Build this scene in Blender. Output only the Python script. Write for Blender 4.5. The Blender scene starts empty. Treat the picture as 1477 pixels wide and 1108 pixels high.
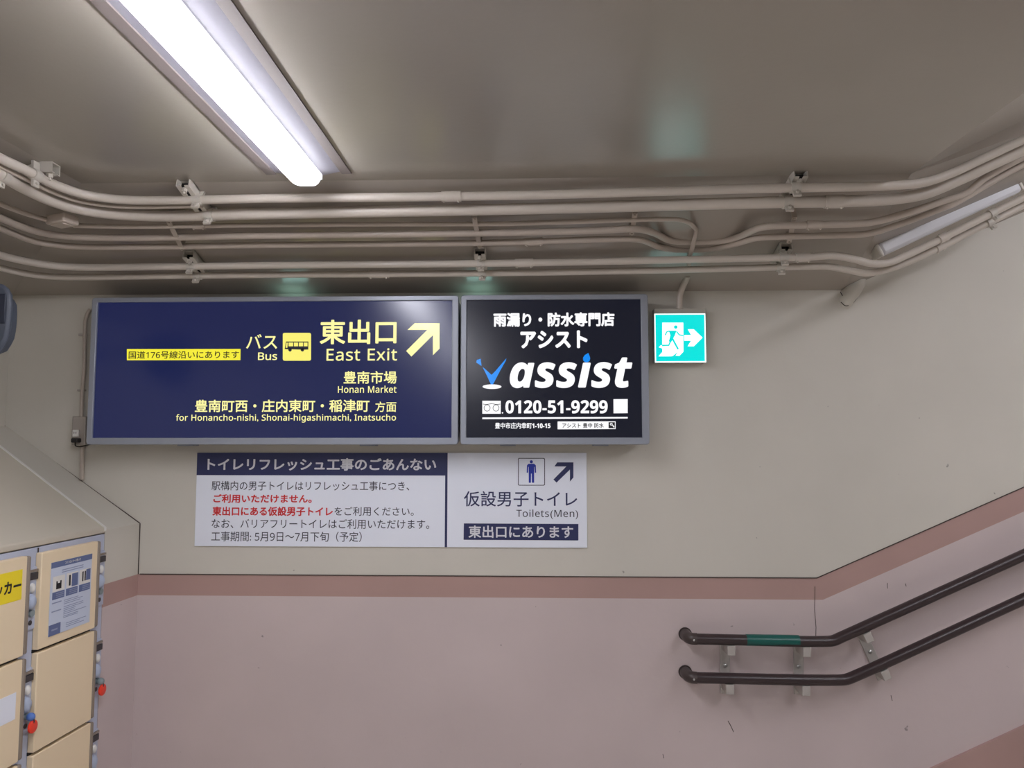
import bpy, bmesh, math, random
from mathutils import Vector, Matrix
random.seed(7)
W, H, FPX = 1477.0, 1108.0, 1100.0
EYE = 1.65
# ------------------------------------------------------------------ camera, world, exposure
YAW, PITCH = math.radians(1.9), math.radians(4.3)
sc = bpy.context.scene
COL = sc.collection
cd = bpy.data.cameras.new('camera'); cam = bpy.data.objects.new('camera', cd); COL.objects.link(cam)
cd.sensor_width = 36.0; cd.lens = FPX * 36.0 / W; cd.clip_start = .02
cam.location = (0, 0, EYE); cam.rotation_euler = (math.pi / 2 + PITCH, 0, YAW)
sc.camera = cam
wd = bpy.data.worlds.new('world'); sc.world = wd; wd.use_nodes = True
wd.node_tree.nodes['Background'].inputs[0].default_value = (.75, .78, .85, 1)
wd.node_tree.nodes['Background'].inputs[1].default_value = .25
sc.view_settings.view_transform = 'Standard'; sc.view_settings.look = 'None'
sc.view_settings.gamma = 1.0; sc.view_settings.use_curve_mapping = False
sc.view_settings.exposure = 0.0
LAMP = 55.0            # radiance of the LED tubes
# viewing rays, for laying things out on the surfaces they stand on
FW = Vector((-math.sin(YAW) * math.cos(PITCH), math.cos(YAW) * math.cos(PITCH), math.sin(PITCH)))
RT = Vector((math.cos(YAW), math.sin(YAW), 0)); UP = RT.cross(FW)
CAM = Vector((0, 0, EYE))
def ray(x, y): return FW + RT * ((x - W / 2) / FPX) + UP * ((H / 2 - y) / FPX)
def on_y(x, y, Y):
    d = ray(x, y); return CAM + d * (Y / d.y)
def on_z(x, y, z):
    d = ray(x, y); return CAM + d * ((z - EYE) / d.z)
def on_plane(x, y, p, n):
    d = ray(x, y); return CAM + d * ((p - CAM).dot(n) / d.dot(n))
def px_len(n, Y): return n * Y / FPX

# ------------------------------------------------------------------ materials
def lin(c):
    return tuple(((v / 255) / 12.92 if v / 255 <= .04045 else ((v / 255 + .055) / 1.055) ** 2.4) for v in c)
def mat(name, rgb, rough=.5, metal=0.0, emit=None, strength=0.0, mottle=0.0, bump=0.0, scale=30.0, specks=0.0, spec=.5):
    m = bpy.data.materials.new(name); m.use_nodes = True
    nt = m.node_tree; b = nt.nodes['Principled BSDF']
    c = lin(rgb)
    b.inputs['Base Color'].default_value = (*c, 1); b.inputs['Roughness'].default_value = rough
    b.inputs['Metallic'].default_value = metal; b.inputs['Specular IOR Level'].default_value = spec
    if emit is not None:
        b.inputs['Emission Color'].default_value = (*lin(emit), 1); b.inputs['Emission Strength'].default_value = strength
    if mottle or bump or specks:
        tc = nt.nodes.new('ShaderNodeTexCoord')
        if mottle:
            n = nt.nodes.new('ShaderNodeTexNoise'); n.inputs['Scale'].default_value = 2.3; n.inputs['Detail'].default_value = 6
            nt.links.new(tc.outputs['Object'], n.inputs['Vector'])
            r = nt.nodes.new('ShaderNodeValToRGB')
            r.color_ramp.elements[0].position = .3; r.color_ramp.elements[1].position = .7
            r.color_ramp.elements[0].color = (*[v * (1 - mottle) for v in c], 1)
            r.color_ramp.elements[1].color = (*[min(1, v * (1 + mottle)) for v in c], 1)
            nt.links.new(n.outputs['Fac'], r.inputs['Fac']); out = r.outputs['Color']
            if specks:
                n2 = nt.nodes.new('ShaderNodeTexNoise'); n2.inputs['Scale'].default_value = 26; n2.inputs['Detail'].default_value = 3
                nt.links.new(tc.outputs['Object'], n2.inputs['Vector'])
                r2 = nt.nodes.new('ShaderNodeValToRGB')
                r2.color_ramp.elements[0].position = .765; r2.color_ramp.elements[0].color = (0, 0, 0, 1)
                r2.color_ramp.elements[1].position = .795; r2.color_ramp.elements[1].color = (specks, specks, specks, 1)
                nt.links.new(n2.outputs['Fac'], r2.inputs['Fac'])
                mx = nt.nodes.new('ShaderNodeMix'); mx.data_type = 'RGBA'
                nt.links.new(r2.outputs['Color'], mx.inputs[0]); nt.links.new(out, mx.inputs[6])
                mx.inputs[7].default_value = (.07, .06, .055, 1); out = mx.outputs[2]
            nt.links.new(out, b.inputs['Base Color'])
        if bump:
            n3 = nt.nodes.new('ShaderNodeTexNoise'); n3.inputs['Scale'].default_value = scale; n3.inputs['Detail'].default_value = 5
            nt.links.new(tc.outputs['Object'], n3.inputs['Vector'])
            bp = nt.nodes.new('ShaderNodeBump'); bp.inputs['Strength'].default_value = bump; bp.inputs['Distance'].default_value = .004
            nt.links.new(n3.outputs['Fac'], bp.inputs['Height']); nt.links.new(bp.outputs['Normal'], b.inputs['Normal'])
    return m
M = {}
M['wall_cream'] = mat('wall_cream_paint', (200, 195, 184), .55, mottle=.035, bump=.12, scale=45, specks=.55)
M['wall_pink'] = mat('wall_pink_paint', (196, 181, 179), .5, mottle=.05, bump=.12, scale=45, specks=.6)
M['wall_band'] = mat('wall_band_paint', (172, 141, 134), .5, mottle=.05, bump=.1, scale=45)
M['ceiling'] = mat('ceiling_gloss_paint', (164, 157, 147), .24, mottle=.03, bump=.10, scale=60, spec=.8)
M['soffit'] = mat('soffit_gloss_paint', (162, 153, 143), .24, mottle=.04, bump=.06, scale=40, spec=.8)
M['joint'] = mat('dark_joint', (70, 60, 54), .8)
M['floor'] = mat('floor_tile', (190, 183, 174), .5, mottle=.06)
M['stair'] = mat('stair_stone', (190, 184, 176), .6, mottle=.06)
M['conduit'] = mat('conduit_cream_paint', (203, 194, 183), .3, mottle=.05)
M['conduit2'] = mat('conduit_tan_paint', (186, 174, 162), .34, mottle=.06)
M['strut'] = mat('strut_paint', (200, 194, 184), .4, metal=.1)
M['dark'] = mat('dark_hollow', (28, 26, 26), .7)  # painted shade for struts and door gaps; own colour of plug and cord
M['steel'] = mat('bright_steel', (190, 190, 188), .3, metal=.9)
M['plate'] = mat('light_plate_white', (132, 130, 138), .4)
M['slot'] = mat('gap_shadow_metal', (105, 96, 92), .6)
M['led'] = mat('led_diffuser', (255, 255, 255), .4, emit=(246, 246, 255), strength=LAMP)
M['led_end'] = mat('led_end_cap', (255, 255, 255), .4, emit=(246, 246, 255), strength=2.5)
M['alu'] = mat('sign_frame_metal', (152, 157, 168), .38, metal=.25)
M['navy_panel'] = mat('navy_acrylic', (17, 20, 44), .2, emit=(34, 44, 98), strength=0.5)
M['black_panel'] = mat('black_acrylic', (12, 13, 18), .2, emit=(26, 30, 48), strength=0.5)
M['glow_yellow'] = mat('lit_yellow', (70, 68, 40), .2, emit=(255, 248, 165), strength=0.98)
M['glow_strip'] = mat('lit_strong_yellow', (60, 58, 16), .2, emit=(252, 242, 60), strength=0.92)
M['glow_icon'] = mat('lit_icon_yellow', (66, 62, 26), .2, emit=(255, 244, 120), strength=0.95)
M['vent'] = mat('lit_vent', (60, 70, 70), .4, emit=(190, 255, 246), strength=2.2)
M['ink_dark'] = mat('ink_dark_olive', (48, 46, 20), .6, emit=(60, 58, 24), strength=.35)
M['ink_navy_glow'] = mat('ink_navy_on_lit', (30, 34, 60), .5)
M['glow_white'] = mat('lit_white', (70, 70, 70), .2, emit=(252, 252, 255), strength=1.0)
M['glow_blue'] = mat('lit_blue', (8, 40, 70), .2, emit=(16, 142, 248), strength=0.92)
M['ink_black'] = mat('ink_black', (24, 24, 30), .6)
M['paper'] = mat('notice_board_white', (228, 232, 242), .45)
M['ink_navy'] = mat('ink_navy', (38, 44, 88), .5)
M['ink_text'] = mat('ink_text', (52, 52, 66), .5)
M['ink_red'] = mat('ink_red', (206, 40, 44), .5)
M['ink_white'] = mat('ink_white', (216, 216, 222), .5)
M['ink_blue'] = mat('ink_royal_blue', (24, 48, 160), .5)
M['exit_case'] = mat('exit_case', (172, 166, 156), .45)
M['exit_green'] = mat('lit_exit_green', (0, 60, 58), .2, emit=(0, 226, 222), strength=1.0)
M['exit_white'] = mat('lit_exit_white', (70, 74, 74), .2, emit=(240, 255, 252), strength=1.45)
M['rail'] = mat('rail_brown_vinyl', (54, 42, 43), .32)
M['rail_cap'] = mat('rail_end_brown', (66, 56, 54), .4)
M['sleeve'] = mat('rail_green_tape', (8, 84, 76), .35)
M['bracket'] = mat('bracket_grey', (176, 170, 164), .45, metal=.2)
M['locker_body'] = mat('locker_blue_grey', (182, 188, 206), .4)
M['locker_door'] = mat('locker_cream', (232, 212, 178), .42, mottle=.015)
M['door_edge'] = mat('locker_door_edge', (136, 124, 112), .5)
M['cover'] = mat('locker_cover_beige', (196, 188, 172), .5, mottle=.03)
M['lock_handle'] = mat('lock_blue_plastic', (168, 178, 198), .3)
M['lock_dark'] = mat('lock_dark_window', (58, 54, 58), .3)
M['lock_white'] = mat('lock_white_plastic', (222, 220, 214), .35)
M['poster_blue'] = mat('poster_pale_blue', (196, 205, 222), .4)
M['poster_navy'] = mat('poster_navy', (92, 106, 146), .45)
M['poster_grey'] = mat('poster_fine_print', (140, 150, 178), .5)
M['yellow'] = mat('sticker_yellow', (240, 216, 36), .45)
M['red'] = mat('tag_red', (236, 62, 40), .35)
M['key_blue'] = mat('key_blue', (86, 120, 190), .35)
M['key_grey'] = mat('key_grey', (128, 140, 142), .35)
M['speaker'] = mat('speaker_slate', (74, 80, 92), .5)
M['speaker_dark'] = mat('speaker_dark_face', (38, 44, 60), .4)
M['box'] = mat('outlet_box_grey', (168, 160, 152), .45, metal=.2)
M['lens'] = mat('lamp_cover_white', (226, 226, 230), .35)

# ------------------------------------------------------------------ mesh builder
class MB:
    def __init__(s): s.v, s.f, s.mi = [], [], []
    def add(s, vs, fs, mi=0):
        o = len(s.v); s.v += [Vector(p) for p in vs]; s.f += [tuple(i + o for i in f) for f in fs]; s.mi += [mi] * len(fs); return s
    def box(s, a, b, mi=0):
        x0, y0, z0 = a; x1, y1, z1 = b
        return s.obox(Vector(((x0 + x1) / 2, (y0 + y1) / 2, (z0 + z1) / 2)), (Vector((1, 0, 0)), Vector((0, 1, 0)), Vector((0, 0, 1))),
                      (abs(x1 - x0) / 2, abs(y1 - y0) / 2, abs(z1 - z0) / 2), mi)
    def obox(s, c, ax, h, mi=0):
        vs = [c + ax[0] * (i * h[0]) + ax[1] * (j * h[1]) + ax[2] * (k * h[2]) for i in (-1, 1) for j in (-1, 1) for k in (-1, 1)]
        return s.add(vs, [(0, 1, 3, 2), (4, 6, 7, 5), (0, 4, 5, 1), (2, 3, 7, 6), (0, 2, 6, 4), (1, 5, 7, 3)], mi)
    def prism(s, pts, ext, mi=0):
        pts = [Vector(p) for p in pts]; n = len(pts); ext = Vector(ext)
        vs = pts + [p + ext for p in pts]
        fs = [tuple(range(n)), tuple(reversed(range(n, 2 * n)))] + [(i, (i + 1) % n, n + (i + 1) % n, n + i) for i in range(n)]
        return s.add(vs, fs, mi)
    def tube(s, pts, r, seg=14, mi=0, rs=None):
        pts = [Vector(p) for p in pts]; n = len(pts)
        t0 = (pts[1] - pts[0]).normalized()
        u = t0.orthogonal().normalized(); vs, fs = [], []
        for i, p in enumerate(pts):
            t = (pts[min(i + 1, n - 1)] - pts[max(i - 1, 0)]).normalized()
            u = (u - t * u.dot(t)).normalized(); w = t.cross(u)
            rr = rs[i] if rs else r
            vs += [p + (u * math.cos(2 * math.pi * k / seg) + w * math.sin(2 * math.pi * k / seg)) * rr for k in range(seg)]
        for i in range(n - 1):
            for k in range(seg):
                k2 = (k + 1) % seg
                fs.append((i * seg + k, i * seg + k2, (i + 1) * seg + k2, (i + 1) * seg + k))
        fs.append(tuple(reversed(range(seg)))); fs.append(tuple(range((n - 1) * seg, n * seg)))
        return s.add(vs, fs, mi)
    def ball(s, c, r, ax=(1, 1, 1), seg=16, rings=10, mi=0, rot=None):
        c = Vector(c); vs, fs = [], []
        def P(q):
            q = Vector((q[0] * ax[0], q[1] * ax[1], q[2] * ax[2])) * r
            return c + (rot @ q if rot else q)
        for i in range(1, rings):
            a = math.pi * i / rings
            vs += [P((math.sin(a) * math.cos(2 * math.pi * k / seg), math.sin(a) * math.sin(2 * math.pi * k / seg), math.cos(a))) for k in range(seg)]
        vs += [P((0, 0, 1)), P((0, 0, -1))]; T, B = len(vs) - 2, len(vs) - 1
        for i in range(rings - 2):
            for k in range(seg):
                k2 = (k + 1) % seg; fs.append((i * seg + k, (i + 1) * seg + k, (i + 1) * seg + k2, i * seg + k2))
        for k in range(seg):
            k2 = (k + 1) % seg; fs.append((T, k, k2)); fs.append((B, (rings - 2) * seg + k2, (rings - 2) * seg + k))
        return s.add(vs, fs, mi)
    def ring(s, outer, inner, ext, mi=0):
        n = len(outer); ext = Vector(ext)
        vs = [Vector(p) for p in outer] + [Vector(p) for p in inner]
        vs += [p + ext for p in vs]
        fs = []
        for i in range(n):
            j = (i + 1) % n
            fs += [(i, j, n + j, n + i), (2 * n + i, 3 * n + i, 3 * n + j, 2 * n + j), (i, 2 * n + i, 2 * n + j, j), (n + i, n + j, 3 * n + j, 3 * n + i)]
        return s.add(vs, fs, mi)
    def build(s, name, ms, parent=None, origin=None, bevel=0, smooth=40):
        if not isinstance(ms, (list, tuple)): ms = [ms]
        me = bpy.data.meshes.new(name); o = bpy.data.objects.new(name, me); COL.objects.link(o)
        if parent is not None:
            o.parent = parent; inv = wmat(parent).inverted()
        else:
            if origin is None:
                xs = [p.x for p in s.v]; ys = [p.y for p in s.v]; zs = [p.z for p in s.v]
                origin = ((min(xs) + max(xs)) / 2, (min(ys) + max(ys)) / 2, min(zs))
            o.location = origin; inv = Matrix.Translation(-Vector(origin))
        me.from_pydata([inv @ p for p in s.v], [], s.f)
        for m in ms: me.materials.append(m)
        for p, i in zip(me.polygons, s.mi): p.material_index = i
        bm = bmesh.new(); bm.from_mesh(me); bmesh.ops.recalc_face_normals(bm, faces=bm.faces); bm.to_mesh(me); bm.free()
        if smooth:
            me.polygons.foreach_set('use_smooth', [True] * len(me.polygons)); me.set_sharp_from_angle(angle=math.radians(smooth))
        if bevel:
            b = o.modifiers.new('bevel', 'BEVEL'); b.width = bevel; b.segments = 2; b.limit_method = 'ANGLE'; b.angle_limit = math.radians(50)
        me.update(); return o
def wmat(o):
    m = Matrix.LocRotScale(o.location, o.rotation_euler, None)
    return wmat(o.parent) @ m if o.parent else m
def tag(o, label=None, cat=None, group=None, kind=None):
    if label: o['label'] = label
    if cat: o['category'] = cat
    if group: o['group'] = group
    if kind: o['kind'] = kind
    return o
def thing(name, loc, label, cat, rz=0, group=None):
    o = bpy.data.objects.new(name, None); COL.objects.link(o); o.empty_display_size = .05
    o.location = loc; o.rotation_euler = (0, 0, rz)
    return tag(o, label, cat, group)
def struct(mb, name, ms, label, cat, smooth=0):
    o = mb.build(name, ms, origin=(0, 0, 0), smooth=smooth); return tag(o, label, cat, kind='structure')
def catmull(P, n=8):
    P = [Vector(p) for p in P]; out = []
    Q = [P[0] * 2 - P[1]] + P + [P[-1] * 2 - P[-2]]
    for i in range(1, len(Q) - 2):
        p0, p1, p2, p3 = Q[i - 1:i + 3]
        d0, d1, d2 = [max(1e-4, (b - a).length) ** .5 for a, b in ((p0, p1), (p1, p2), (p2, p3))]
        for k in range(n):
            t = d0 + d1 * k / n
            A1 = p0 * ((d0 - t) / d0) + p1 * (t / d0); A2 = p1 * ((d0 + d1 - t) / d1) + p2 * ((t - d0) / d1)
            A3 = p2 * ((d0 + d1 + d2 - t) / d2) + p3 * ((t - d0 - d1) / d2)
            B1 = A1 * ((d0 + d1 - t) / (d0 + d1)) + A2 * (t / (d0 + d1)); B2 = A2 * ((d0 + d1 + d2 - t) / (d1 + d2)) + A3 * ((t - d0) / (d1 + d2))
            out.append(B1 * ((d0 + d1 - t) / d1) + B2 * ((t - d0) / d1))
    out.append(P[-1]); return out
STYLE = {'r': (0x1D5A0, 0x1D5BA, 0x1D7E2), 'b': (0x1D5D4, 0x1D5EE, 0x1D7EC), 'i': (0x1D63C, 0x1D656, 0x1D7EC)}
def styled(s, style):
    """Latin letters and digits in the plain, bold or bold slanted sans alphabet of Unicode"""
    if not style: return s
    U_, L_, N_ = STYLE[style]; out = ''
    for ch in s:
        if 'A' <= ch <= 'Z': out += chr(U_ + ord(ch) - 65)
        elif 'a' <= ch <= 'z': out += chr(L_ + ord(ch) - 97)
        elif '0' <= ch <= '9': out += chr(N_ + ord(ch) - 48)
        else: out += ch
    return out
def text_geo(s, spacing=1.0, undot=False):
    c = bpy.data.curves.new('lettering_curve', 'FONT'); c.body = s; c.resolution_u = 3
    c.space_character = spacing
    o = bpy.data.objects.new('lettering_curve', c); COL.objects.link(o)
    dg = bpy.context.evaluated_depsgraph_get(); e = o.evaluated_get(dg); me = e.to_mesh()
    vs = [Vector((v.co.x, v.co.y)) for v in me.vertices]; fs = [tuple(p.vertices) for p in me.polygons]
    e.to_mesh_clear(); bpy.data.objects.remove(o); bpy.data.curves.remove(c)
    if undot:                                  # a letter i without its dot
        par = list(range(len(vs)))
        def find(a):
            while par[a] != a: a = par[a]
            return a
        for f in fs:
            for k in f[1:]: par[find(k)] = find(f[0])
        lo = {}
        for k, v in enumerate(vs): r = find(k); lo[r] = min(lo.get(r, 9), v.y)
        keep = [k for k in range(len(vs)) if lo[find(k)] < .45]; mp = {k: q for q, k in enumerate(keep)}
        fs = [tuple(mp[k] for k in f) for f in fs if all(k in mp for k in f)]; vs = [vs[k] for k in keep]
    return vs, fs
def letter(mb, s, a, b, fn, bold=0.0, shear=0.0, spacing=1.0, mi=0, style='', undot=False, back=Vector((0, 1, 0))):
    """text whose inked box fills a..b (2-D), laid on a surface by fn(u, v); bold thickens the strokes"""
    vs, fs = text_geo(styled(s, style), spacing, undot)
    vs = [Vector((v.x + v.y * shear, v.y)) for v in vs]
    x0 = min(v.x for v in vs) - bold; x1 = max(v.x for v in vs) + bold; y0 = min(v.y for v in vs) - bold; y1 = max(v.y for v in vs) + bold
    offs = [(0, 0)] + ([(bold * math.cos(math.pi * k / 4), bold * math.sin(math.pi * k / 4)) for k in range(8)] if bold else [])
    for q, (dx, dy) in enumerate(offs):
        mb.add([fn(a[0] + (v.x + dx - x0) / (x1 - x0) * (b[0] - a[0]), a[1] + (v.y + dy - y0) / (y1 - y0) * (b[1] - a[1])) + back * (q * 2.5e-5) for v in vs], fs, mi)
    return mb
def rrect(x0, z0, x1, z1, r, n=5):
    out = []
    for cx, cz, a0 in ((x1 - r, z1 - r, 0), (x0 + r, z1 - r, 90), (x0 + r, z0 + r, 180), (x1 - r, z0 + r, 270)):
        for k in range(n + 1):
            a = math.radians(a0 + 90 * k / n); out.append((cx + r * math.cos(a), cz + r * math.sin(a)))
    return out

# ------------------------------------------------------------------ the room
D = 3.06                                   # the sign wall
ZA = EYE + .82                             # flat ceiling
YE = 2.33                                  # where the haunch starts
ZW = on_y(600, 422.5, D).z                 # haunch meets the wall
XL = on_y(10, 560, D).x                    # left wall
XF, XW = 1.15, on_y(1215, 418, D).x        # folds where ceiling and haunch start to rise with the stairs
KA, KW = .47, .43
XR, YB = 6.0, -4.5
GB = (ZW - ZA) / (D - YE)
def zB(y): return ZA + GB * (y - YE)
# sign wall in three colours
kx, kz = on_y(1178, 834, D).x, on_y(690, 831, D).z
bz = on_y(690, 862, D).z
SB = .438
kx2 = on_y(1187, 866, D).x
mb = MB(); T = (0, .15, 0)
zt = ZA + 3.6
mb.prism([(XL - .15, D, kz), (kx, D, kz), (XR, D, kz + SB * (XR - kx)), (XR, D, zt), (XL - .15, D, zt)], T, 0)
mb.prism([(XL - .15, D, bz), (kx2, D, bz), (XR, D, bz + SB * (XR - kx2)), (XR, D, kz + SB * (XR - kx)), (kx, D, kz), (XL - .15, D, kz)], T, 1)
mb.prism([(XL - .15, D, -.1), (XR, D, -.1), (XR, D, bz + SB * (XR - kx2)), (kx2, D, bz), (XL - .15, D, bz)], T, 2)
struct(mb, 'wall_back', [M['wall_cream'], M['wall_band'], M['wall_pink']], 'sign wall, cream above and pink below a darker pink band', 'wall')
mb = MB()
x0 = on_y(202, 828, D).x
mb.box((x0, D - .003, kz - .0016), (kx, D + .002, kz + .0018))
e = Vector((1, 0, SB)).normalized(); L = 3.0
mb.obox(Vector((kx, D, kz)) + e * (L / 2), (e, Vector((0, 1, 0)), e.cross(Vector((0, 1, 0)))), (L / 2, .003, .0016))
struct(mb, 'trim_1', M['joint'], 'dark joint line along the top of the pink band', 'trim')
mb = MB()
pts = [on_y(1175.5, 846, D), on_y(1175, 880, D), on_y(1177, 905, D), on_y(1176.5, 924, D)]
mb.tube(pts, .0012, 6)
struct(mb, 'trim_2', M['joint'], 'thin vertical crack in the pink wall above the handrail bend', 'trim')
mb = MB()
for pl in ([(1050, 1040), (1054, 1047), (1058, 1056)], [(956, 1088), (957.5, 1094)], [(1285, 1003), (1287, 1011)], [(1280, 841), (1280, 849)], [(1306, 842), (1307, 846)]):
    P_ = [on_y(x, y, D) for x, y in pl]; mb.tube(P_, .0011 if len(pl) < 3 else .0014, 6)
struct(mb, 'trim_5', M['joint'], 'small dark scuff marks on the pink wall around the handrail', 'trim')
# left wall, far walls, floor
mb = MB(); mb.box((XL - .15, YB, -.1), (XL, D, ZA + .3)); struct(mb, 'wall_left', M['wall_cream'], 'cream side wall at the left edge behind the lockers', 'wall')
mb = MB(); mb.box((XR, YB, -.1), (XR + .15, D + .15, zt)); struct(mb, 'wall_right', M['wall_cream'], 'far wall at the head of the stairs', 'wall')
mb = MB(); mb.box((XL - .15, YB - .15, -.1), (XR + .15, YB, zt)); struct(mb, 'wall_front', M['wall_cream'], 'wall of the passage behind the viewpoint', 'wall')
mb = MB(); mb.box((XL - .15, YB - .15, -.2), (XR + .15, D + .15, 0)); struct(mb, 'floor', M['floor'], 'passage floor', 'floor')
# ceiling: flat, then rising with the stairs
mb = MB(); t = .12
XE = XL + (D - YE)
mb.prism([(XE, YB, ZA), (XF, YB, ZA), (XF, YE, ZA), (XE, YE, ZA)], (0, 0, t))
mb.prism([(XF, YB, ZA), (XR, YB, ZA + KA * (XR - XF)), (XR, YE, ZA + KA * (XR - XF)), (XF, YE, ZA)], (0, 0, t))
struct(mb, 'ceiling', M['ceiling'], 'glossy grey painted ceiling, flat over the passage and rising over the stairs', 'ceiling')
mb = MB()
U = (0, 0, .1)
mb.prism([(XE, YE, ZA), (XF, YE, ZA), (XW, D, ZW), (XL, D, ZW)], U)
zwr = ZW + KW * (XR - XW); zar = ZA + KA * (XR - XF)
mb.prism([(XF, YE, ZA), (XR, YE, zar), (XR, D, zwr)], U); mb.prism([(XF, YE, ZA), (XR, D, zwr), (XW, D, ZW)], U)
mb.prism([(XE, YB, ZA), (XE, YE, ZA), (XL, D, ZW), (XL, YB, ZW)], U)
struct(mb, 'trim_3', M['soffit'], 'glossy sloping haunch between ceiling and sign wall, carrying the conduits', 'trim')
# stairs and their skirting
mb = MB(); sx = kx + .12; tread, rise = .36, .36 * .44
prof = [(sx, 0)]
for i in range(13):
    prof += [(sx + i * tread, (i + 1) * rise), (sx + (i + 1) * tread, (i + 1) * rise)]
prof += [(prof[-1][0], 0)]
mb.prism([(x, D - 1.9, z) for x, z in prof], (0, 1.9, 0)); struct(mb, 'floor_stairs', M['stair'], 'stairs climbing to the right along the sign wall', 'stairs')
mb = MB()
a, b = on_y(1340, 1108, D), on_y(1477, 1045, D); k = (b.z - a.z) / (b.x - a.x)
xs = a.x - (a.z - .12) / k
mb.prism([(xs, D - .012, .12), (XR, D - .012, a.z + k * (XR - a.x)), (XR, D - .012, a.z + k * (XR - a.x) - .5), (xs + .2, D - .012, 0), (x0, D - .012, 0), (x0, D - .012, .12)], (0, .013, 0))
struct(mb, 'baseboard_back', M['wall_band'], 'brownish pink skirting climbing beside the stairs', 'baseboard')

# ------------------------------------------------------------------ ceiling lights
def light(Y0, Y1, label, X=None, rise=0.0, visible=True):
    pa, pb = on_z(390, 242, ZA), on_z(487, 241, ZA)
    xc = (pa.x + pb.x) / 2 if X is None else X; hw = (pb.x - pa.x) / 2
    o = thing('ceiling_light', (xc, Y1, ZA), label, 'ceiling light', group='LED ceiling lights')
    m = MB(); m.prism([(xc - hw, Y1, ZA), (xc + hw, Y1, ZA), (xc + .05, Y1, ZA - .011), (xc - .05, Y1, ZA - .011)], (0, Y0 - Y1, 0))
    m.build('base_plate', M['plate'], o, smooth=0)
    m = MB()
    for s in (-1, 1):
        m.box((xc + s * hw, Y0, ZA - .004), (xc + s * (hw + .03), Y1 + .012, ZA + .004))
    m.build('edge_trim', M['slot'], o)  # darker strips painted as the shadow gap along both sides of the plate
    w, h = .046, .036; z0 = ZA - .012
    m = MB(); m.prism([(xc - w, Y1 - .004, z0), (xc + w, Y1 - .004, z0), (xc + w, Y1 - .004, z0 - .014), (xc - w, Y1 - .004, z0 - .014)], (0, Y0 - Y1 + .004, 0)); m.build('tube_side', M['led_end'], o, smooth=0)
    prof = [(math.cos(a) * w, -(h - .014) * min(1, 1.25 * math.sin(a))) for a in [math.pi * k / 14 for k in range(15)]]
    m = MB(); n = len(prof); secs = [(Y0, 1), (Y1 - .03, 1)]; caps = [(Y1 - .03, 1), (Y1 - .012, .94), (Y1 + .002, .78), (Y1 + .008, .5)]
    for sec, nm, ma in ((secs, 'led_tube', 'led'), (caps, 'tube_end', 'led_end')):
        m = MB(); vs, fs = [], []
        for yy, q in sec: vs += [(xc + px * q, yy, z0 - .0145 + pz * q) for px, pz in prof]
        for i in range(len(sec) - 1):
            for k in range(n): fs.append((i * n + k, i * n + (k + 1) % n, (i + 1) * n + (k + 1) % n, (i + 1) * n + k))
        fs += [tuple(range(n)), tuple(range((len(sec) - 1) * n, len(sec) * n))]
        m.add(vs, fs); m.build(nm, M[ma], o)
    return o
YL = (on_z(438, 242, ZA)).y
light(YL - 1.28, YL + .035, 'bright white LED batten with sloping white side plates on the ceiling, upper left')
light(YL - 3.2, YL - 1.92, 'LED batten on the ceiling further back along the passage')
light(YL - 5.2, YL - 3.92, 'LED batten on the ceiling at the far back of the passage')
# unseen stair well battens to the right; the middle one added to brighten walls
sl = Vector((1, 0, KA)).normalized(); nn = Vector((KA, 0, -1)).normalized()
for lx, ly, lb in ((1.95, .3, 'LED batten on the sloping ceiling over the foot of the stairs'), (2.75, 1.5, 'LED batten on the sloping ceiling half way up the stairs'), (4.2, 1.2, 'LED batten on the sloping ceiling high over the stairs')):
    c = Vector((lx, ly, ZA + KA * (lx - XF)))
    o = thing('ceiling_light', c, lb, 'ceiling light', group='LED ceiling lights')
    MB().obox(c + nn * .011, (sl, Vector((0, 1, 0)), nn), (.1, .64, .01)).build('base_plate', M['plate'], o)
    MB().obox(c + nn * .044, (sl, Vector((0, 1, 0)), nn), (.056, .62, .022)).build('led_tube', M['led'], o, bevel=.015)

# ------------------------------------------------------------------ conduits on the haunch
def level(y_main, off):
    """height of a level conduit that hangs off below the haunch"""
    s = (637 - y_main) / FPX
    Y = (ZA - EYE - GB * YE - off) / (s - GB)
    return EYE + Y * s
def path(pts, z, x_turn=1185, n=8):
    out = []; Yl = None; last = None
    for x, y in pts:
        if x <= x_turn: p = on_z(x, y, z); Yl = p.y
        else: p = on_y(x, y, Yl)
        out.append(p)
    return catmull(out, n)
def near_x(P, x, y=None):
    """index of the point of a path that is seen nearest to image column x"""
    def col(p):
        d = p - CAM; return W / 2 + FPX * d.dot(RT) / d.dot(FW)
    return min(range(len(P)), key=lambda i: abs(col(P[i]) - x))
def cut(P, xa, xb):
    def col(p):
        d = p - CAM; return W / 2 + FPX * d.dot(RT) / d.dot(FW)
    out = []
    for a, b in zip(P, P[1:]):
        ca, cb = col(a), col(b)
        for xx in (xa, xb):
            if (ca - xx) * (cb - xx) <= 0 and ca != cb: out.append((xx, a.lerp(b, (xx - ca) / (cb - ca))))
    out.sort(key=lambda q: q[0]); return out[0][1], out[-1][1]
def at_col(P, x):
    a, b = cut(P, x - .5, x + .5); return (a + b) / 2, (b - a).normalized()
PIPES = {}
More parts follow.
